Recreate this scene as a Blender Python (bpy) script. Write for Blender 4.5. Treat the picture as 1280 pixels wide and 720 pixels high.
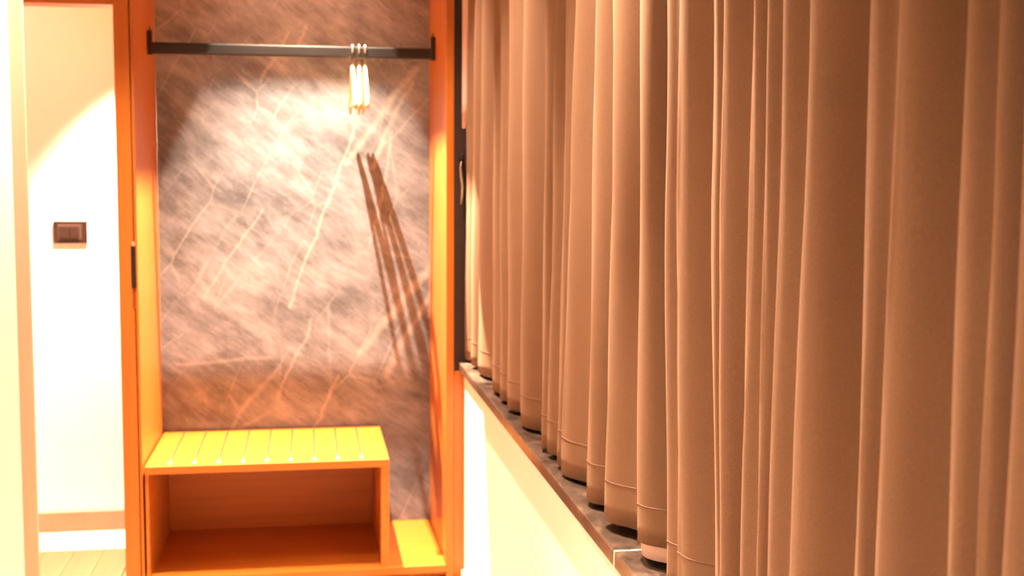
import bpy, bmesh, math, random
from mathutils import Vector, Matrix
random.seed(7)
S = bpy.context.scene
C = S.collection
for o in list(bpy.data.objects):
    bpy.data.objects.remove(o)

# ------------------------------------------------------------------ camera
CAM_H = 1.55
F_PX, YAW, PITCH, ROLL = 1521.2, 0.1659, 0.0890, -0.0051
cy, sy = math.cos(YAW), math.sin(YAW)
Fv = Vector((sy * math.cos(PITCH), cy * math.cos(PITCH), -math.sin(PITCH)))
Rv = Vector((cy, -sy, 0))
Uv = Rv.cross(Fv)
R2 = Rv * math.cos(ROLL) - Uv * math.sin(ROLL)
U2 = Uv * math.cos(ROLL) + Rv * math.sin(ROLL)
cam_d = bpy.data.cameras.new('camera')
cam_d.sensor_fit = 'HORIZONTAL'
cam_d.sensor_width = 36
cam_d.lens = F_PX / 1280 * 36
cam_d.clip_start = 0.02
cam_d.dof.use_dof = True
cam_d.dof.focus_distance = 2.0
cam_d.dof.aperture_fstop = 6.0
cam = bpy.data.objects.new('camera', cam_d)
C.objects.link(cam)
M4 = Matrix((R2, U2, -Fv)).transposed().to_4x4()
M4.translation = Vector((0, 0, CAM_H))
cam.matrix_world = M4
S.camera = cam

# ------------------------------------------------------------------ world, exposure
w = bpy.data.worlds.new('world')
S.world = w
w.use_nodes = True
w.node_tree.nodes['Background'].inputs[0].default_value = (1.0, 0.62, 0.36, 1)
w.node_tree.nodes['Background'].inputs[1].default_value = 0.03
S.view_settings.view_transform = 'Standard'
S.view_settings.look = 'None'
S.view_settings.gamma = 1
S.view_settings.use_curve_mapping = False
S.view_settings.exposure = 0.0

# ------------------------------------------------------------------ lights (the lamps of the room, plus two added fill lamps)
WARM = (1.0, 0.73, 0.54)
ROOM_Z = 2.95          # ceiling of the room
NICHE_Z = 2.60         # underside of the wardrobe top
NICHE_LAMP = (-0.013, 4.862, 2.90)


def spot(name, loc, power, ang, blend, rad, col=WARM, aim=(0, 0, -1)):
    l = bpy.data.lights.new(name, 'SPOT')
    l.energy = power
    l.color = col
    l.spot_size = math.radians(ang)
    l.spot_blend = blend
    l.shadow_soft_size = rad
    o = bpy.data.objects.new(name, l)
    o.location = loc
    o.rotation_euler = Vector(aim).to_track_quat('-Z', 'Y').to_euler()
    C.objects.link(o)
    return o


spot('niche_lamp', NICHE_LAMP, 2950, 88, 1.0, 0.008, (1.0, 0.80, 0.57), (0, -0.268, -1))
spot('hallway_lamp_or_fill', (-1.25, 4.95, 2.60), 14, 160, 1.0, 0.03)  # added fill, unseen: lifts the shaded part of the hall wall
spot('hallway_lamp_or_fill', (-0.66, 5.08, 2.52), 1000, 72, 0.55, 0.02)
DOWNLIGHTS = [((0.27, 4.25), 470, 56, 0), ((0.27, 3.40), 560, 60, 0), ((0.27, 2.55), 1000, 74, 0.30),
              ((-0.62, 4.16), 800, 50, 0), ((-0.50, 3.37), 750, 54, 0), ((-0.48, 2.20), 560, 84, 0.3), ((-0.35, 0.20), 330, 100, 0)]  # last entry is unseen fill, added to brighten the near curtain folds
for (xx, yy), pw, an, tilt in DOWNLIGHTS:      # the tilted ones are turned towards the near half of the room
    spot('downlight_lamp', (xx, yy, 2.93), pw, an, 0.9, 0.03, WARM, (0, -tilt, -1))


# ------------------------------------------------------------------ materials
def new_mat(name):
    m = bpy.data.materials.new(name)
    m.use_nodes = True
    nt = m.node_tree
    return m, nt, nt.nodes['Principled BSDF']


def nd(nt, t, **k):
    n = nt.nodes.new(t)
    for a, b in k.items():
        if a.startswith('i_'):
            n.inputs[a[2:].replace('_', ' ')].default_value = b
        else:
            setattr(n, a, b)
    return n


def lk(nt, a, b):
    nt.links.new(a, b)


def math_n(nt, op, a, b=None, c=None, clamp=False):
    n = nt.nodes.new('ShaderNodeMath')
    n.operation = op
    n.use_clamp = clamp
    for i, v in enumerate((a, b, c)):
        if v is None:
            continue
        if isinstance(v, (int, float)):
            n.inputs[i].default_value = v
        else:
            nt.links.new(v, n.inputs[i])
    return n.outputs[0]


def mixc(nt, f, a, b):
    n = nt.nodes.new('ShaderNodeMix')
    n.data_type = 'RGBA'
    for sock, v in ((n.inputs[0], f), (n.inputs[6], a), (n.inputs[7], b)):
        if isinstance(v, (int, float)):
            sock.default_value = v
        elif isinstance(v, tuple):
            sock.default_value = (*v, 1)
        else:
            nt.links.new(v, sock)
    return n.outputs[2]


def noise(nt, vec, scale, detail=4, rough=0.55, dist=0.0):
    n = nt.nodes.new('ShaderNodeTexNoise')
    n.inputs['Scale'].default_value = scale
    n.inputs['Detail'].default_value = detail
    n.inputs['Roughness'].default_value = rough
    n.inputs['Distortion'].default_value = dist
    nt.links.new(vec, n.inputs['Vector'])
    return n.outputs['Fac']


def mapping(nt, scale=(1, 1, 1), rot=(0, 0, 0), loc=(0, 0, 0)):
    tc = nt.nodes.new('ShaderNodeTexCoord')
    mp = nt.nodes.new('ShaderNodeMapping')
    mp.inputs['Scale'].default_value = scale
    mp.inputs['Rotation'].default_value = rot
    mp.inputs['Location'].default_value = loc
    nt.links.new(tc.outputs['Object'], mp.inputs['Vector'])
    return mp.outputs['Vector']


def ramp(nt, fac, stops):
    n = nt.nodes.new('ShaderNodeValToRGB')
    e = n.color_ramp.elements
    while len(e) < len(stops):
        e.new(0.5)
    for el, (p, c) in zip(e, stops):
        el.position = p
        el.color = (*c, 1)
    nt.links.new(fac, n.inputs[0])
    return n.outputs[0]


def bump(nt, b, h, strength, dist=0.002):
    n = nt.nodes.new('ShaderNodeBump')
    n.inputs['Strength'].default_value = strength
    n.inputs['Distance'].default_value = dist
    nt.links.new(h, n.inputs['Height'])
    nt.links.new(n.outputs[0], b.inputs['Normal'])


def plain(name, col, rough=0.5, metal=0.0, var=0.06, scale=20):
    m, nt, b = new_mat(name)
    v = mapping(nt)
    f = noise(nt, v, scale, 3)
    lo = tuple(max(0, c * (1 - var)) for c in col)
    hi = tuple(min(1, c * (1 + var)) for c in col)
    lk(nt, ramp(nt, f, [(0.3, lo), (0.7, hi)]), b.inputs['Base Color'])
    b.inputs['Roughness'].default_value = rough
    b.inputs['Metallic'].default_value = metal
    return m


def plaster(name, col):
    m, nt, b = new_mat(name)
    v = mapping(nt)
    f = noise(nt, v, 2.0, 3)
    lo = tuple(c * 0.97 for c in col)
    lk(nt, ramp(nt, f, [(0.3, lo), (0.7, col)]), b.inputs['Base Color'])
    b.inputs['Roughness'].default_value = 0.75
    bump(nt, b, noise(nt, v, 260, 2), 0.08, 0.001)
    return m


def wood(name, axis, c1, c2, rough=0.38):
    m, nt, b = new_mat(name)
    sc = {'x': (0.6, 14, 14), 'y': (14, 0.6, 14), 'z': (14, 14, 0.6)}[axis]
    v = mapping(nt, sc)
    f = noise(nt, v, 2.2, 6, 0.6, 0.4)
    sc2 = {'x': (2, 120, 120), 'y': (120, 2, 120), 'z': (120, 120, 2)}[axis]
    v2 = mapping(nt, sc2)
    g = noise(nt, v2, 1.0, 3)
    base = ramp(nt, f, [(0.32, c2), (0.66, c1)])
    dk = tuple(c * 0.8 for c in c2)
    col = mixc(nt, math_n(nt, 'MULTIPLY', ramp(nt, g, [(0.5, (0, 0, 0)), (0.75, (1, 1, 1))]), 0.35), base, dk)
    lk(nt, col, b.inputs['Base Color'])
    b.inputs['Roughness'].default_value = rough
    bump(nt, b, g, 0.06, 0.0006)
    return m


WC1, WC2 = (0.48, 0.146, 0.017), (0.41, 0.115, 0.011)
wood_z = wood('wood_vertical_grain', 'z', WC1, WC2)
wood_x = wood('wood_horizontal_grain', 'x', WC1, WC2)
wood_y = wood('wood_depth_grain', 'y', WC1, WC2)
wall_mat = plaster('wall_paint', (0.90, 0.87, 0.82))
ceil_mat = plaster('ceiling_paint', (0.84, 0.80, 0.72))
black_metal = plain('black_metal', (0.016, 0.013, 0.013), 0.32, 0.3)
chrome = plain('chrome', (0.85, 0.84, 0.82), 0.28, 1.0, 0.03)
stud_mat = plain('polished_stud', (0.85, 0.82, 0.78), 0.35, 0.35, 0.02)
steel = plain('brushed_steel', (0.62, 0.56, 0.50), 0.28, 1.0)
dark_brown = plain('dark_brown_panel', (0.020, 0.006, 0.004), 0.65)
switch_dark = plain('switch_brown_plastic', (0.036, 0.015, 0.011), 0.3)
switch_dark2 = plain('switch_rocker_plastic', (0.040, 0.020, 0.014), 0.25)
skirting = plain('skirting_paint', (0.36, 0.22, 0.13), 0.5)
white_skirting = plain('white_skirting_paint', (0.84, 0.76, 0.64), 0.5)
tile_mat = plain('pale_floor_tile', (0.78, 0.70, 0.60), 0.3)
seam_mat = plain('seam_thread', (0.17, 0.092, 0.058), 0.9)
joint_mat = plain('pale_joint_filler', (0.80, 0.72, 0.58), 0.7)
white_plastic = plain('white_plastic', (0.8, 0.78, 0.72), 0.4)
cord_mat = plain('pale_cord', (0.38, 0.26, 0.18), 0.8)
hanger_mat = wood('hanger_wood', 'y', (0.86, 0.60, 0.32), (0.78, 0.50, 0.24), 0.3)


def fabric(name, col, rough=0.9):
    m, nt, b = new_mat(name)
    v = mapping(nt)
    wv = nt.nodes.new('ShaderNodeTexWave')
    wv.bands_direction = 'Z'
    wv.inputs['Scale'].default_value = 160
    wv.inputs['Distortion'].default_value = 1.0
    wv.inputs['Detail'].default_value = 1
    lk(nt, v, wv.inputs['Vector'])
    n1 = noise(nt, v, 420, 2)
    n2 = noise(nt, v, 6, 3)
    t = math_n(nt, 'ADD', math_n(nt, 'MULTIPLY', n1, 0.7), math_n(nt, 'MULTIPLY', n2, 0.3))
    lo = tuple(c * 0.90 for c in col)
    hi = tuple(c * 1.10 for c in col)
    lk(nt, ramp(nt, t, [(0.35, lo), (0.65, hi)]), b.inputs['Base Color'])
    b.inputs['Roughness'].default_value = rough
    b.inputs['Sheen Weight'].default_value = 0.08
    b.inputs['Sheen Roughness'].default_value = 0.4
    b.inputs['Sheen Tint'].default_value = (0.9, 0.7, 0.5, 1)
    b.inputs['Specular IOR Level'].default_value = 0.2
    bump(nt, b, math_n(nt, 'ADD', n1, math_n(nt, 'MULTIPLY', wv.outputs['Fac'], 0.4)), 0.10, 0.0008)
    return m


curtain_mat = fabric('taupe_curtain_fabric', (0.182, 0.099, 0.055))
lining_mat = fabric('pink_lining_fabric', (0.68, 0.48, 0.40))


def sill_marble():
    m, nt, b = new_mat('dark_sill_marble')
    v = mapping(nt)
    a = noise(nt, v, 16, 8, 0.7, 0.6)
    c = noise(nt, mapping(nt, (30, 6, 30), (0, 0, 0.5)), 1.0, 5, 0.6, 0.5)
    t = math_n(nt, 'ADD', math_n(nt, 'MULTIPLY', a, 0.6), math_n(nt, 'MULTIPLY', c, 0.4))
    lk(nt, ramp(nt, t, [(0.36, (0.022, 0.015, 0.012)), (0.5, (0.066, 0.043, 0.031)), (0.62, (0.15, 0.10, 0.07)),
                        (0.72, (0.32, 0.24, 0.18))]), b.inputs['Base Color'])
    b.inputs['Roughness'].default_value = 0.3
    return m


def wardrobe_marble():
    """Grey-brown marble: slanting dark grain, faint blocks and pale veins. The panel lies in the XZ plane."""
    m, nt, b = new_mat('grey_brown_marble')
    tc = nt.nodes.new('ShaderNodeTexCoord')
    base = tc.outputs['Object']
    wn = nt.nodes.new('ShaderNodeTexNoise')
    wn.inputs['Scale'].default_value = 3.0
    wn.inputs['Detail'].default_value = 5
    lk(nt, base, wn.inputs['Vector'])
    sub = nt.nodes.new('ShaderNodeVectorMath')
    sub.operation = 'SUBTRACT'
    lk(nt, wn.outputs['Color'], sub.inputs[0])
    sub.inputs[1].default_value = (0.5, 0.5, 0.5)
    mad = nt.nodes.new('ShaderNodeVectorMath')
    mad.operation = 'MULTIPLY_ADD'
    lk(nt, sub.outputs[0], mad.inputs[0])
    mad.inputs[1].default_value = (0.07, 0.07, 0.07)
    lk(nt, base, mad.inputs[2])
    warped = mad.outputs[0]

    def mp(vec, ang, sc):
        n1 = nt.nodes.new('ShaderNodeMapping')
        n1.vector_type = 'TEXTURE'
        n1.inputs['Rotation'].default_value = (0, ang, 0)
        n1.inputs['Scale'].default_value = sc
        lk(nt, vec, n1.inputs['Vector'])
        return n1.outputs[0]
    A = math.radians(36)      # grain falls to the right
    g1 = noise(nt, mp(warped, A, (0.17, 1, 0.060)), 1.0, 6, 0.66)
    g2 = noise(nt, mp(warped, A + 0.10, (0.075, 1, 0.013)), 1.0, 4, 0.6)
    cl = noise(nt, mp(warped, A - 0.3, (0.42, 1, 0.24)), 1.0, 4, 0.55)
    fine = noise(nt, base, 90, 3)
    t = math_n(nt, 'ADD', math_n(nt, 'MULTIPLY', g1, 0.34),
               math_n(nt, 'ADD', math_n(nt, 'MULTIPLY', g2, 0.16),
                      math_n(nt, 'ADD', math_n(nt, 'MULTIPLY', cl, 0.44), math_n(nt, 'MULTIPLY', fine, 0.06))))
    col = ramp(nt, t, [(0.37, (0.060, 0.056, 0.062)), (0.45, (0.115, 0.112, 0.124)), (0.53, (0.200, 0.196, 0.217)),
                       (0.63, (0.32, 0.310, 0.33))])
    # short dark scratches along the grain
    sc_ = noise(nt, mp(warped, A + 0.1, (0.16, 1, 0.016)), 1.3, 2, 0.5)
    sm = nt.nodes.new('ShaderNodeMapRange')
    sm.inputs[1].default_value = 0.68
    sm.inputs[2].default_value = 0.76
    lk(nt, sc_, sm.inputs[0])
    col = mixc(nt, math_n(nt, 'MULTIPLY', sm.outputs[0], 0.6), col, (0.06, 0.05, 0.052))
    # broad network of pale hairlines
    vo = nt.nodes.new('ShaderNodeTexVoronoi')
    vo.feature = 'DISTANCE_TO_EDGE'
    vo.inputs['Scale'].default_value = 1.0
    lk(nt, mp(warped, math.radians(-62), (0.42, 1, 0.17)), vo.inputs['Vector'])
    hr = nt.nodes.new('ShaderNodeMapRange')
    hr.inputs[1].default_value = 0.0
    hr.inputs[2].default_value = 0.03
    hr.inputs[3].default_value = 1.0
    hr.inputs[4].default_value = 0.0
    lk(nt, vo.outputs['Distance'], hr.inputs[0])
    gate = nt.nodes.new('ShaderNodeMapRange')
    gate.inputs[1].default_value = 0.45
    gate.inputs[2].default_value = 0.62
    lk(nt, noise(nt, base, 3.1, 3), gate.inputs[0])
    col = mixc(nt, math_n(nt, 'MULTIPLY', math_n(nt, 'MULTIPLY', hr.outputs[0], gate.outputs[0]), 0.28), col, (0.55, 0.50, 0.46))
    # the stone's own main veins (panel coordinates, metres from its foot)
    sep = nt.nodes.new('ShaderNodeSeparateXYZ')
    lk(nt, warped, sep.inputs[0])
    px = math_n(nt, 'ADD', sep.outputs[0], math_n(nt, 'MULTIPLY', math_n(nt, 'SUBTRACT', noise(nt, base, 9, 4, 0.6), 0.5), 0.06))
    pz = sep.outputs[2]
    vein = None
    for (x0, z0, x1, z1, wd, k) in VEINS:
        dx, dz = x1 - x0, z1 - z0
        L2 = dx * dx + dz * dz
        ax = math_n(nt, 'SUBTRACT', px, x0)
        az = math_n(nt, 'SUBTRACT', pz, z0)
        tt = math_n(nt, 'MULTIPLY', math_n(nt, 'ADD', math_n(nt, 'MULTIPLY', ax, dx), math_n(nt, 'MULTIPLY', az, dz)), 1 / L2, clamp=True)
        ex = math_n(nt, 'SUBTRACT', ax, math_n(nt, 'MULTIPLY', tt, dx))
        ez = math_n(nt, 'SUBTRACT', az, math_n(nt, 'MULTIPLY', tt, dz))
        d = math_n(nt, 'SQRT', math_n(nt, 'ADD', math_n(nt, 'MULTIPLY', ex, ex), math_n(nt, 'MULTIPLY', ez, ez)))
        msk = math_n(nt, 'MULTIPLY', math_n(nt, 'SUBTRACT', 1.0, math_n(nt, 'DIVIDE', d, wd), clamp=True), k)
        vein = msk if vein is None else math_n(nt, 'MAXIMUM', vein, msk)
    vein = math_n(nt, 'MULTIPLY', vein, math_n(nt, 'ADD', 0.35, g2))
    col = mixc(nt, math_n(nt, 'MULTIPLY', vein, 0.50), col, (0.58, 0.50, 0.43))
    lk(nt, col, b.inputs['Base Color'])
    b.inputs['Roughness'].default_value = 0.42
    return m


# ------------------------------------------------------------------ helpers
WORLD = {}


def tag(o, label=None, cat=None, group=None, kind=None):
    for k, v in (('label', label), ('category', cat), ('group', group), ('kind', kind)):
        if v:
            o[k] = v
    return o


def thing(name, loc, label, cat, group=None):
    o = bpy.data.objects.new(name, None)
    o.empty_display_size = 0.05
    o.location = loc
    WORLD[o] = Vector(loc)
    C.objects.link(o)
    return tag(o, label, cat, group)


def link_bm(name, bm, mat, parent=None, smooth=False, origin=None, kind=None):
    bmesh.ops.recalc_face_normals(bm, faces=bm.faces)
    if origin is None:
        xs = [v.co for v in bm.verts]
        origin = Vector(((min(c.x for c in xs) + max(c.x for c in xs)) / 2,
                         (min(c.y for c in xs) + max(c.y for c in xs)) / 2, min(c.z for c in xs)))
    origin = Vector(origin)
    bm.transform(Matrix.Translation(-origin))
    me = bpy.data.meshes.new(name)
    bm.to_mesh(me)
    bm.free()
    if smooth:
        for p in me.polygons:
            p.use_smooth = True
    me.materials.append(mat)
    o = bpy.data.objects.new(name, me)
    WORLD[o] = origin
    if parent:
        o.parent = parent
        o.location = origin - WORLD[parent]
    else:
        o.location = origin
    C.objects.link(o)
    if kind:
        o['kind'] = kind
    return o


def bm_box(bm, lo, hi, bev=0.0, seg=2):
    lo, hi = Vector(lo), Vector(hi)
    r = bmesh.ops.create_cube(bm, size=1)
    vs = r['verts']
    for v in vs:
        v.co = Vector((lo[i] + (v.co[i] + 0.5) * (hi[i] - lo[i]) for i in range(3)))
    if bev:
        es = list({e for v in vs for e in v.link_edges})
        bmesh.ops.bevel(bm, geom=es, offset=bev, segments=seg, affect='EDGES', profile=0.5)


def box(name, lo, hi, mat, parent=None, bev=0.0015, kind=None):
    bm = bmesh.new()
    bm_box(bm, lo, hi, bev)
    return link_bm(name, bm, mat, parent, kind=kind)


def bm_tube(bm, pts, rad, seg=10, caps=True):
    pts = [Vector(p) for p in pts]
    if not isinstance(rad, (list, tuple)):
        rad = [rad] * len(pts)
    rings = []
    up = Vector((0, 0, 1))
    prev = None
    for i, p in enumerate(pts):
        d = (pts[min(i + 1, len(pts) - 1)] - pts[max(i - 1, 0)]).normalized()
        if prev is None:
            a = d.cross(up)
            if a.length < 1e-3:
                a = d.cross(Vector((1, 0, 0)))
        else:
            a = prev - d * prev.dot(d)
        a.normalize()
        prev = a
        b = d.cross(a)
        rings.append([bm.verts.new(p + (a * math.cos(2 * math.pi * k / seg) + b * math.sin(2 * math.pi * k / seg)) * rad[i]) for k in range(seg)])
    for r0, r1 in zip(rings, rings[1:]):
        for k in range(seg):
            bm.faces.new((r0[k], r0[(k + 1) % seg], r1[(k + 1) % seg], r1[k]))
    if caps:
        bm.faces.new(rings[0][::-1])
        bm.faces.new(rings[-1])


# ------------------------------------------------------------------ dimensions
XL, XR = -0.616, 0.516      # inner faces of the wardrobe sides
D, DB = 4.60, 5.248         # front and back of the niche
PZ = 0.054                  # top of the wardrobe platform
SZ, SX = 0.85, 0.565        # sill top and its front edge
HALL_Y = 5.476

# main veins of the marble, in panel coordinates (x from the middle, z from the foot)
VEINS = [(-0.05, 1.00, 0.24, 1.78, 0.010, 0.9), (0.20, 1.62, 0.50, 2.02, 0.024, 0.8), (0.30, 1.60, 0.48, 1.95, 0.016, 0.8),
         (0.26, 0.80, 0.55, 1.16, 0.026, 0.9), (0.36, 0.70, 0.56, 1.06, 0.020, 0.8), (-0.40, 1.05, -0.16, 1.42, 0.008, 0.7),
         (-0.10, 0.62, 0.05, 0.95, 0.010, 0.7), (-0.52, 0.76, -0.12, 0.78, 0.012, 0.5), (-0.15, 1.95, -0.04, 2.17, 0.010, 0.7),
         (0.30, 1.28, 0.40, 1.75, 0.010, 0.7), (0.02, 0.44, 0.16, 0.70, 0.010, 0.6), (-0.02, 2.08, 0.03, 2.19, 0.010, 0.6)]
marble_mat = wardrobe_marble()
sill_mat = sill_marble()

# ------------------------------------------------------------------ the setting
# floor under everything, planks where it shows
floor = box('floor', (-3.0, -2.6, -0.12), (1.0, 5.60, -0.016), plain('subfloor', (0.45, 0.28, 0.14), 0.5), kind='structure', bev=0)
PL = [wood('floor_plank_pale', 'y', (0.36, 0.18, 0.085), (0.30, 0.14, 0.06), 0.4),
      wood('floor_plank_honey', 'y', (0.30, 0.13, 0.055), (0.25, 0.105, 0.04), 0.4),
      wood('floor_plank_light', 'y', (0.40, 0.22, 0.11), (0.35, 0.175, 0.085), 0.4)]
x = -1.56
i = 0
while x < 0.56:
    wd = 0.118
    y0 = 3.4 if x < XL - 0.09 else 2.6
    yb = 5.185 if x + wd < XL - 0.01 else 4.62
    cuts = [y0, y0 + 0.75 + 0.28 * ((i * 7) % 3), yb]
    if x + wd > XL - 0.01 and x < 0.56:
        yb = 4.60
        cuts = [y0, y0 + 0.9, yb]
    for a_, b_ in zip(cuts, cuts[1:]):
        xe = min(x + wd - 0.0015, 0.583)
        if b_ - a_ > 0.05:
            box('plank', (x, a_ + 0.001, -0.016), (xe, b_ - 0.001, 0.0), PL[(i * 5 + int(a_ * 3)) % 3], floor, bev=0.0012)
    x += wd
    i += 1
for k in range(2):
    box('border_tile', (-1.56 + k * 0.47, 5.187, -0.016), (-1.56 + (k + 1) * 0.47 - 0.002, HALL_Y, 0.002), tile_mat, floor, bev=0.0012)

# hallway behind the doorway
box('wall_hall', (-1.62, HALL_Y, -0.016), (XL - 0.02, HALL_Y + 0.1, ROOM_Z), wall_mat, kind='structure', bev=0)
box('wall_hall_side', (-1.72, 4.71, -0.016), (-1.60, HALL_Y + 0.1, ROOM_Z), wall_mat, kind='structure', bev=0)
box('baseboard_hall', (-1.59, HALL_Y - 0.012, 0.0), (XL - 0.03, HALL_Y + 0.001, 0.088), skirting, kind='structure', bev=0.002)

# wall of the room to the left, with the stub that carries the corner
box('wall_left', (-1.0, -2.6, -0.016), (-0.769, 3.40, ROOM_Z), wall_mat, kind='structure', bev=0)
box('wall_left_corner', (-1.0, 3.40, -0.016), (-0.732, 3.412, ROOM_Z), plaster('shaded_wall_paint', (0.68, 0.54, 0.40)), kind='structure', bev=0.003)  # beige tone paints in the shade on this camera-facing strip
box('wall_front_left', (-1.62, 4.62, -0.016), (-1.30, 4.70, ROOM_Z), wall_mat, kind='structure', bev=0)
box('wall_above_door', (-1.30, 4.62, 2.24), (XL - 0.012, 4.70, ROOM_Z), wall_mat, kind='structure', bev=0)
box('wall_passage', (-1.72, 3.45, -0.016), (-1.62, 4.71, ROOM_Z), wall_mat, kind='structure', bev=0)
box('wall_passage_end', (-1.72, 3.40, -0.016), (-1.0, 3.50, ROOM_Z), wall_mat, kind='structure', bev=0)
box('wall_rear', (-1.0, -2.7, -0.016), (1.0, -2.6, ROOM_Z), wall_mat, kind='structure', bev=0)
box('ceiling', (-1.72, -2.7, ROOM_Z), (1.1, 5.6, ROOM_Z + 0.1), ceil_mat, kind='structure', bev=0)

# wooden door frame left of the wardrobe
post = box('trim_1', (-0.684, D, 0.0), (-0.630, D + 0.10, 2.235), wood_z, kind='structure', bev=0.002)
box('trim_2', (-1.30, D, 2.165), (-0.6845, D + 0.10, 2.235), wood_x, kind='structure', bev=0.002)
box('trim_3', (-1.32, D, 0.0), (-1.27, D + 0.10, 2.164), wood_z, kind='structure', bev=0.002)
hd = box('lock_plate', (-0.640, D - 0.006, 1.146), (-0.6225, D + 0.001, 1.302), black_metal, post, bev=0.003)
box('lock_cap', (-0.6355, D - 0.005, 1.302), (-0.625, D + 0.001, 1.318), chrome, hd, bev=0.002)
box('keeper_recess', (-0.637, D - 0.0015, 1.072), (-0.6255, D + 0.001, 1.146), wood('dark_recess_wood', 'z', (0.30, 0.055, 0.006), (0.22, 0.04, 0.005)), post, bev=0.0005)

# wall under the sill, skirting, window recess
box('wall_right', (0.585, -2.6, -0.016), (1.0, D, SZ - 0.034), wall_mat, kind='structure', bev=0)
box('baseboard_right', (0.573, -2.5, 0.0), (0.586, D - 0.001, 0.036), white_skirting, kind='structure', bev=0.002)
box('wall_recess_end', (0.547, D + 0.004, SZ - 0.03), (1.0, D + 0.10, ROOM_Z), dark_brown, kind='structure', bev=0)
box('wall_right_rear', (0.585, -2.6, SZ - 0.034), (1.0, -1.2, ROOM_Z), wall_mat, kind='structure', bev=0)
box('trim_4', (0.547, D + 0.001, 0.0), (0.588, D + 0.03, SZ - 0.034), wood_z, kind='structure', bev=0.001)
sill = tag(bpy.data.objects.new('trim_5', None), kind='structure')
sill.location = (SX, 2.0, SZ - 0.033)
WORLD[sill] = Vector(sill.location)
C.objects.link(sill)
JY = 2.19
box('sill_slab', (SX, JY + 0.003, SZ - 0.033), (0.86, D, SZ), sill_mat, sill, bev=0.003)
box('sill_slab', (SX, 0.05, SZ - 0.033), (0.86, JY - 0.003, SZ), sill_mat, sill, bev=0.003)
box('sill_slab', (SX, -1.2, SZ - 0.033), (0.86, 0.044, SZ), sill_mat, sill, bev=0.003)
box('sill_joint', (SX + 0.0005, JY - 0.003, SZ - 0.032), (0.86, JY + 0.003, SZ - 0.0003), joint_mat, sill, bev=0)

# the window behind the curtains
win = tag(bpy.data.objects.new('window_1', None), kind='structure')
win.location = (0.90, 1.7, SZ)
WORLD[win] = Vector(win.location)
C.objects.link(win)
glass, nt, b = new_mat('night_glass')
b.inputs['Base Color'].default_value = (0.02, 0.02, 0.025, 1)
b.inputs['Roughness'].default_value = 0.05
b.inputs['Transmission Weight'].default_value = 0.6
box('window_rail', (0.86, -1.2, SZ), (0.92, D, SZ + 0.06), dark_brown, win)
box('window_rail', (0.86, -1.2, ROOM_Z - 0.07), (0.92, D, ROOM_Z), dark_brown, win)
for k in range(5):
    yy = -1.2 + k * 1.435
    box('window_mullion', (0.86, yy, SZ + 0.06), (0.92, yy + 0.06, ROOM_Z - 0.07), dark_brown, win)
    if k < 4:
        box('pane', (0.886, yy + 0.058, SZ + 0.058), (0.894, yy + 1.437, ROOM_Z - 0.068), glass, win, bev=0)

# ------------------------------------------------------------------ wardrobe
wr = thing('wardrobe', (-0.05, 4.92, 0.0), 'open wooden wardrobe niche lined with grey brown marble beside the doorway', 'wardrobe')
box('side_panel', (XL - 0.010, D, 0.0), (XL, DB, 2.92), wood_z, wr)
box('side_panel', (XR, D, 0.0), (XR + 0.030, DB, 2.92), wood_z, wr)
tag(box('back_panel', (XL, DB, 0.0), (XR + 0.03, DB + 0.02, 2.92), marble_mat, wr, bev=0), 'grey brown marble slab with pale veins')
box('platform', (XL, D, PZ - 0.030), (XR, DB, PZ), wood_x, wr, bev=0.002)
box('plinth', (XL, D + 0.03, 0.0), (XR, D + 0.05, PZ - 0.030), wood_x, wr, bev=0)
# top with a square recess for the lamp
lx, ly, lz = NICHE_LAMP
ax, ay = 0.131, 0.1205
hx = lx
bm = bmesh.new()
bm_box(bm, (XL, D, NICHE_Z), (hx - ax, DB, NICHE_Z + 0.022))
bm_box(bm, (hx + ax, D, NICHE_Z), (XR, DB, NICHE_Z + 0.022))
bm_box(bm, (hx - ax, D, NICHE_Z), (hx + ax, ly - ay, NICHE_Z + 0.022))
bm_box(bm, (hx - ax, ly + ay, NICHE_Z), (hx + ax, DB, NICHE_Z + 0.022))
link_bm('top_panel', bm, wood_x, wr)
box('fascia', (XL, D, 2.235), (XR, D + 0.02, 2.92), wood_x, wr)
# hanging rail
rail_y, rail_z = 5.0, 2.056
bm = bmesh.new()
bm_box(bm, (XL + 0.006, rail_y - 0.010, rail_z - 0.0225), (XR - 0.006, rail_y + 0.010, rail_z + 0.0225), 0.006)
rail = link_bm('hanging_rail', bm, black_metal, wr)
for s, xw in ((1, XL), (-1, XR)):
    bm = bmesh.new()
    a0, a1 = sorted((xw, xw + s * 0.020))
    bm_box(bm, (a0, rail_y - 0.012, rail_z - 0.026), (a1, rail_y + 0.012, rail_z + 0.068), 0.0025)
    c0, c1 = sorted((xw + s * 0.008, xw + s * 0.013))
    bm_box(bm, (c0, rail_y - 0.002, rail_z + 0.067), (c1, rail_y + 0.002, rail_z + 0.082), 0.001)
    link_bm('rail_bracket', bm, black_metal, rail)

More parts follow.
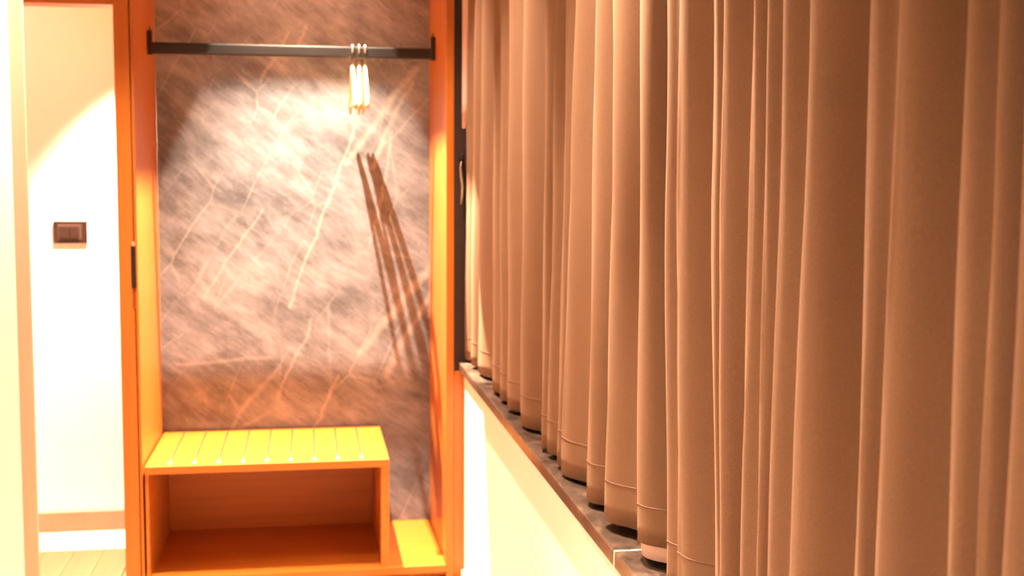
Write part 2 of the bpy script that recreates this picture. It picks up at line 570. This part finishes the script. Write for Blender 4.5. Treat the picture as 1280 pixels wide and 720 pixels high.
# recessed lamp of the wardrobe
dl = thing('recessed_downlight', (hx, ly, NICHE_Z + 0.022), 'small square recessed downlight in the top of the wardrobe', 'lamp')
bm = bmesh.new()
for lo, hi in (((hx - ax - 0.004, ly - ay - 0.004, NICHE_Z + 0.022), (hx - ax, ly + ay + 0.004, 2.922)),
               ((hx + ax, ly - ay - 0.004, NICHE_Z + 0.022), (hx + ax + 0.004, ly + ay + 0.004, 2.922)),
               ((hx - ax, ly - ay - 0.004, NICHE_Z + 0.022), (hx + ax, ly - ay, 2.922)),
               ((hx - ax, ly + ay, NICHE_Z + 0.022), (hx + ax, ly + ay + 0.004, 2.922)),
               ((hx - ax - 0.004, ly - ay - 0.004, 2.922), (hx + ax + 0.004, ly + ay + 0.004, 2.927))):
    bm_box(bm, lo, hi)
link_bm('housing', bm, black_metal, dl)
bm = bmesh.new()
bmesh.ops.create_cone(bm, cap_ends=True, segments=20, radius1=0.011, radius2=0.014, depth=0.014,
                      matrix=Matrix.Translation((lx, ly, 2.915)))
link_bm('bulb_holder', bm, steel, dl, smooth=False)

# ------------------------------------------------------------------ luggage bench
BX0, BX1, BY, BZ = -0.608, 0.297, 4.605, 0.480
bench = thing('luggage_bench', ((BX0 + BX1) / 2, 4.92, PZ), 'low open wooden luggage bench with inlaid metal strips in the wardrobe', 'bench')
box('bench_top', (BX0, BY - 0.006, BZ - 0.030), (BX1, DB - 0.004, BZ), wood_x, bench, bev=0.002)
box('side_panel', (BX0, BY, PZ), (BX0 + 0.012, DB - 0.004, BZ - 0.030), wood_y, bench)
box('side_panel', (BX1 - 0.032, BY, PZ), (BX1, DB - 0.004, BZ - 0.030), wood_y, bench)
box('back_panel', (BX0 + 0.012, DB - 0.016, PZ), (BX1 - 0.032, DB - 0.004, BZ - 0.030), wood_x, bench)
for k in range(9):
    xs = -0.523 + k * (0.193 + 0.523) / 8
    bm = bmesh.new()
    bm_tube(bm, [(xs, BY + 0.040, BZ - 0.0012), (xs, BY + 0.043, BZ - 0.0004), (xs, DB - 0.03, BZ - 0.0004)], [0.0015, 0.0036, 0.0036], 8)
    st = link_bm('metal_strip', bm, steel, bench, smooth=True)
    bm = bmesh.new()
    bmesh.ops.create_uvsphere(bm, u_segments=12, v_segments=6, radius=0.0085, matrix=Matrix.Translation((xs, BY + 0.040, BZ)) @ Matrix.Diagonal((1, 1, 0.45, 1)))
    link_bm('end_stud', bm, stud_mat, st, smooth=True)


# ------------------------------------------------------------------ hangers
def make_hanger(x, rot, label):
    t = thing('clothes_hanger', (x, rail_y, rail_z + 0.0225), label, 'hanger', 'wooden hangers on the black rail')
    t.rotation_euler = (0, 0, rot)
    base = rail_z + 0.0225
    # shoulder piece, seen edge-on: a bowed wooden bar along Y
    bm = bmesh.new()
    n = 22
    rings = []
    for q in range(n + 1):
        u = -1 + 2 * q / n
        yy = rail_y + u * 0.19
        top = base - 0.075 - 0.155 * abs(u) ** 1.45
        hgt = 0.026 + 0.016 * abs(u) ** 2
        wdt = 0.0068 + 0.0022 * abs(u) ** 2
        if q in (0, n):
            hgt *= 0.8
            wdt *= 0.7
        ring = []
        for k in range(10):
            a = 2 * math.pi * k / 10
            ring.append(bm.verts.new((x + wdt * math.cos(a), yy, top - hgt / 2 + hgt / 2 * math.sin(a))))
        rings.append(ring)
    for r0, r1 in zip(rings, rings[1:]):
        for k in range(10):
            bm.faces.new((r0[k], r0[(k + 1) % 10], r1[(k + 1) % 10], r1[k]))
    bm.faces.new(rings[0][::-1])
    bm.faces.new(rings[-1])
    link_bm('shoulder_bar', bm, hanger_mat, t, smooth=True)
    # trouser bar between the tips
    bm = bmesh.new()
    bm_tube(bm, [(x, rail_y - 0.172, base - 0.232), (x, rail_y + 0.172, base - 0.232)], 0.0055, 8)
    link_bm('trouser_bar', bm, hanger_mat, t, smooth=True)
    # hook over the rail
    bm = bmesh.new()
    pts = [(x, rail_y, base - 0.080), (x, rail_y, base - 0.064), (x, rail_y + 0.006, base - 0.056), (x, rail_y + 0.0135, base - 0.046)]
    pts += [(x, rail_y + 0.0140, base - 0.02), (x, rail_y + 0.0135, base - 0.004)]
    for k in range(1, 7):
        a = math.pi * k / 7
        pts.append((x, rail_y + 0.0135 * math.cos(a), base - 0.002 + 0.0085 * math.sin(a)))
    pts += [(x, rail_y - 0.0140, base - 0.006), (x, rail_y - 0.0145, base - 0.018), (x, rail_y - 0.0175, base - 0.026)]
    bm_tube(bm, pts, 0.0027, 8)
    link_bm('hook', bm, chrome, t, smooth=True)
    return t


make_hanger(0.181, 0.02, 'pale wooden hanger on the black rail, the left one of three')
make_hanger(0.208, -0.03, 'slightly tilted pale wooden hanger between the two others on the rail')
make_hanger(0.231, 0.0, 'pale wooden hanger on the black rail, the one nearest the curtains')

# ------------------------------------------------------------------ light switch on the hallway wall
sw = thing('light_switch', (-1.009, HALL_Y, 1.266), 'dark brown rectangular switch plate on the pale hallway wall', 'switch')
box('plate', (-1.079, HALL_Y - 0.010, 1.267), (-0.939, HALL_Y, 1.362), switch_dark, sw, bev=0.003)
box('inner_frame', (-1.061, HALL_Y - 0.0125, 1.281), (-0.962, HALL_Y - 0.009, 1.348), plain('switch_frame_plastic', (0.085, 0.045, 0.036), 0.3), sw, bev=0.0015)
for k in range(2):
    xa = -1.052 + k * 0.041
    box('rocker', (xa, HALL_Y - 0.0165, 1.290), (xa + 0.039, HALL_Y - 0.012, 1.339), switch_dark2, sw, bev=0.0015)

# ------------------------------------------------------------------ curtains
# ridges of the folds: Y at the heights 0.9, 1.5 and 2.3 m, and the depth of the valley on the near side
FAR = [(4.604, 4.564, 4.537, .03), (4.432, 4.39, 4.331, .035), (4.261, 4.223, 4.169, .05), (3.872, 3.876, 3.896, .02), (3.727, 3.738, 3.745, .04),
       (3.587, 3.596, 3.59, .06), (3.332, 3.323, 3.322, .07), (3.038, 3.015, 3.031, .015), (2.966, 2.921, 2.899, .025), (2.85, 2.798, 2.779, .025),
       (2.77, 2.695, 2.631, .055), (2.495, 2.481, 2.464, .065), (2.342, 2.308, 2.340, .05), (2.114, 2.134, 2.155, .075), (1.93, 1.96, 1.985, 0)]
NEAR = [(1.922, 1.962, 1.988, .012), (1.850, 1.895, 1.902, .055), (1.666, 1.717, 1.753, .020), (1.630, 1.662, 1.673, .035), (1.567, 1.555, 1.562, .015),
        (1.495, 1.500, 1.509, .012), (1.464, 1.453, 1.453, .020), (1.389, 1.362, 1.365, .060), (1.200, 1.198, 1.213, .012), (1.172, 1.149, 1.141, .062),
        (1.009, 1.012, 1.021, .022), (0.971, 0.965, 0.979, .035), (0.925, 0.920, 0.918, .05), (0.80, 0.80, 0.80, .05), (0.66, 0.66, 0.66, .06),
        (0.50, 0.50, 0.50, .06), (0.34, 0.34, 0.34, .06), (0.18, 0.18, 0.18, .06), (0.02, 0.02, 0.02, .06), (-0.14, -0.14, -0.14, .06), (-0.3, -0.3, -0.3, 0)]
TOPZ = 2.90


def ridge_y(r, z):
    y0, y1, y2 = r[:3]
    if z <= 1.5:
        k = (z - 0.9) / 0.6
        return y0 + (y1 - y0) * k
    k = min((z - 1.5) / 0.8, 1.25)
    k = k * k * (3 - 2 * k) if k < 1 else 1.0
    return y1 + (y2 - y1) * k


def fold_rows(ridges, zs, xoff, n, seed, hem_lift=None, x_base=0.589, end=1.0):
    rnd = random.Random(seed)
    jit = [rnd.uniform(-0.005, 0.005) for _ in ridges]
    ph = [rnd.uniform(0, 6.28) for _ in ridges]
    rows = []
    for zi, z in enumerate(zs):
        row = []
        for k in range(len(ridges) - 1):
            ya, yb = ridge_y(ridges[k], z), ridge_y(ridges[k + 1], z)
            yb = min(yb, ya - 0.012)
            dep = ridges[k][3]
            dep *= 1 + 0.18 * math.sin(z * 3.1 + ph[k])
            for j in range(n if k < len(ridges) - 2 else n + 1):
                t = j / n * (end if k == len(ridges) - 2 else 1.0)
                # slow run into the valley, short return on the far side of the next ridge
                tw = t ** 1.15
                s = (0.5 - 0.5 * math.cos(2 * math.pi * tw)) ** 1.25
                xx = x_base + jit[k] * (1 - t) + jit[k + 1] * t + dep * s + 0.0016 * math.sin(9 * z + 3 * ph[k] + 5 * t)
                zz = z
                if hem_lift:
                    zz += hem_lift(k, t) * max(0.0, 1 - (z - zs[0]) / 0.15)
                row.append(Vector((xx + xoff, ya + (yb - ya) * t, zz)))
        rows.append(row)
    return rows


def sheet(name, rows, mat, parent, thick):
    bm = bmesh.new()
    vr = [[bm.verts.new(p) for p in r] for r in rows]
    for a, b_ in zip(vr, vr[1:]):
        for i in range(len(a) - 1):
            bm.faces.new((a[i], a[i + 1], b_[i + 1], b_[i]))
    o = link_bm(name, bm, mat, parent, smooth=True)
    md = o.modifiers.new('thickness', 'SOLIDIFY')
    md.thickness = thick
    md.offset = 0
    return o


ZS = [0.862, 0.90, 0.944, 0.952, 1.0] + [1.0 + (TOPZ - 1.0) * k / 22 for k in range(1, 23)]


def make_curtain(ridges, label, seed, hem_lift, lining_lift, x_base, yc, end=1.0):
    t = thing('curtain', (x_base, yc, ZS[0]), label, 'curtain', 'taupe curtains over the window sill')
    rows = fold_rows(ridges, ZS, 0, 16, seed, hem_lift, x_base, end)
    sheet('fabric', rows, curtain_mat, t, 0.0022)
    lr = fold_rows(ridges, ZS, 0.006, 8, seed, lining_lift, x_base, end)
    tag(sheet('lining', lr, lining_mat, t, 0.0012), 'pinkish pale lining')
    sr = fold_rows(ridges, [0.9465, 0.9490], -0.0016, 16, seed, None, x_base, end)
    sr = [[Vector((p.x, p.y, p.z + (hem_lift(i // 16, (i % 16) / 16) * 0.43 if hem_lift else 0))) for i, p in enumerate(r)] for r in sr]
    sheet('hem_seam', sr, seam_mat, t, 0.0008)
    return t


def lift_far(k, t):
    base = [0.0, 0.004, 0.0, 0.003, 0.0, 0.002, 0.0, 0.0, 0.003, 0.0, -0.003, 0.002, 0.006, 0.036, 0.036][k]
    nx = [0.0, 0.004, 0.0, 0.003, 0.0, 0.002, 0.0, 0.0, 0.003, 0.0, -0.003, 0.002, 0.006, 0.036, 0.036][min(k + 1, 14)]
    if k == 12:
        return base + 0.012 * t
    return base + (nx - base) * t if k != 13 else 0.03 + 0.006 * t


far_c = make_curtain(FAR, 'taupe pleated curtain over the far half of the sill beside the wardrobe', 11, lift_far,
                     lambda k, t: 0.008 if k < 13 else 0.004, 0.590, 3.2, 0.56)
near_c = make_curtain(NEAR, 'taupe pleated curtain hanging in broad folds nearest the camera', 23, None, lambda k, t: 0.01, 0.584, 0.9)

# turned-back edge of the far curtain's lining, beside the recess end
bm = bmesh.new()
prev = None
for k in range(13):
    z = 1.74 + (TOPZ - 1.74) * k / 12
    wd = 0.012 + 0.022 * min(1, k / 5)
    a_ = bm.verts.new((0.575, 4.585, z))
    c_ = bm.verts.new((0.575 + wd, 4.572, z))
    if prev:
        bm.faces.new((prev[0], prev[1], c_, a_))
    prev = (a_, c_)
o = link_bm('lining_edge', bm, lining_mat, far_c, smooth=True)
md = o.modifiers.new('thickness', 'SOLIDIFY')
md.thickness = 0.002

# tie-back hook with a loop of cord
tb = thing('tieback_hook', (0.575, D + 0.004, 1.60), 'small dark tieback hook with a pale cord loop beside the curtain', 'hook')
bm = bmesh.new()
bm_tube(bm, [(0.574, D + 0.004, 1.625), (0.574, D - 0.012, 1.625), (0.574, D - 0.020, 1.632), (0.574, D - 0.022, 1.645)], [0.010, 0.006, 0.006, 0.007], 10)
link_bm('hook', bm, black_metal, tb, smooth=True)
bm = bmesh.new()
bm_tube(bm, [(0.571, D - 0.010, 1.617), (0.569, D - 0.010, 1.59), (0.572, D - 0.009, 1.56), (0.577, D - 0.009, 1.52), (0.575, D - 0.009, 1.48), (0.571, D - 0.009, 1.455)], [.002, .0025, .004, .0045, .004, .002], 8)
link_bm('cord', bm, cord_mat, tb, smooth=True)

# curtain track under the ceiling
tr = thing('curtain_track', (0.61, 2.1, ROOM_Z), 'pale curtain track fixed under the ceiling above both curtains', 'track')
box('track_rail', (0.585, -0.35, 2.902), (0.665, 4.598, ROOM_Z), white_plastic, tr, bev=0.002)

# ceiling downlights of the room, and the added fill above the camera
for k, ((xx, yy), _p, _a, _t) in enumerate(DOWNLIGHTS):
    lab = ['round ceiling downlight by the curtains nearest the wardrobe', 'round ceiling downlight by the curtains, second from the wardrobe',
           'round ceiling downlight by the curtains, farthest from the wardrobe', 'round ceiling downlight in front of the wooden doorway',
           'round ceiling downlight at the corner of the left wall', 'round ceiling downlight over the middle of the aisle', 'added unseen fill light above the camera, drawn as a round ceiling downlight'][k]
    t = thing('ceiling_downlight', (xx, yy, ROOM_Z), lab, 'lamp', 'round ceiling downlights')
    bm = bmesh.new()
    n = 24
    prof = [(0.034, ROOM_Z - 0.001), (0.046, ROOM_Z - 0.001), (0.050, ROOM_Z - 0.004), (0.044, ROOM_Z - 0.008), (0.034, ROOM_Z - 0.005)]
    rr = [[bm.verts.new((xx + r * math.cos(2 * math.pi * q / n), yy + r * math.sin(2 * math.pi * q / n), z)) for q in range(n)] for r, z in prof]
    for i in range(len(prof)):
        r0, r1 = rr[i], rr[(i + 1) % len(prof)]
        for q in range(n):
            bm.faces.new((r0[q], r0[(q + 1) % n], r1[(q + 1) % n], r1[q]))
    link_bm('trim_ring', bm, white_plastic, t, smooth=True)
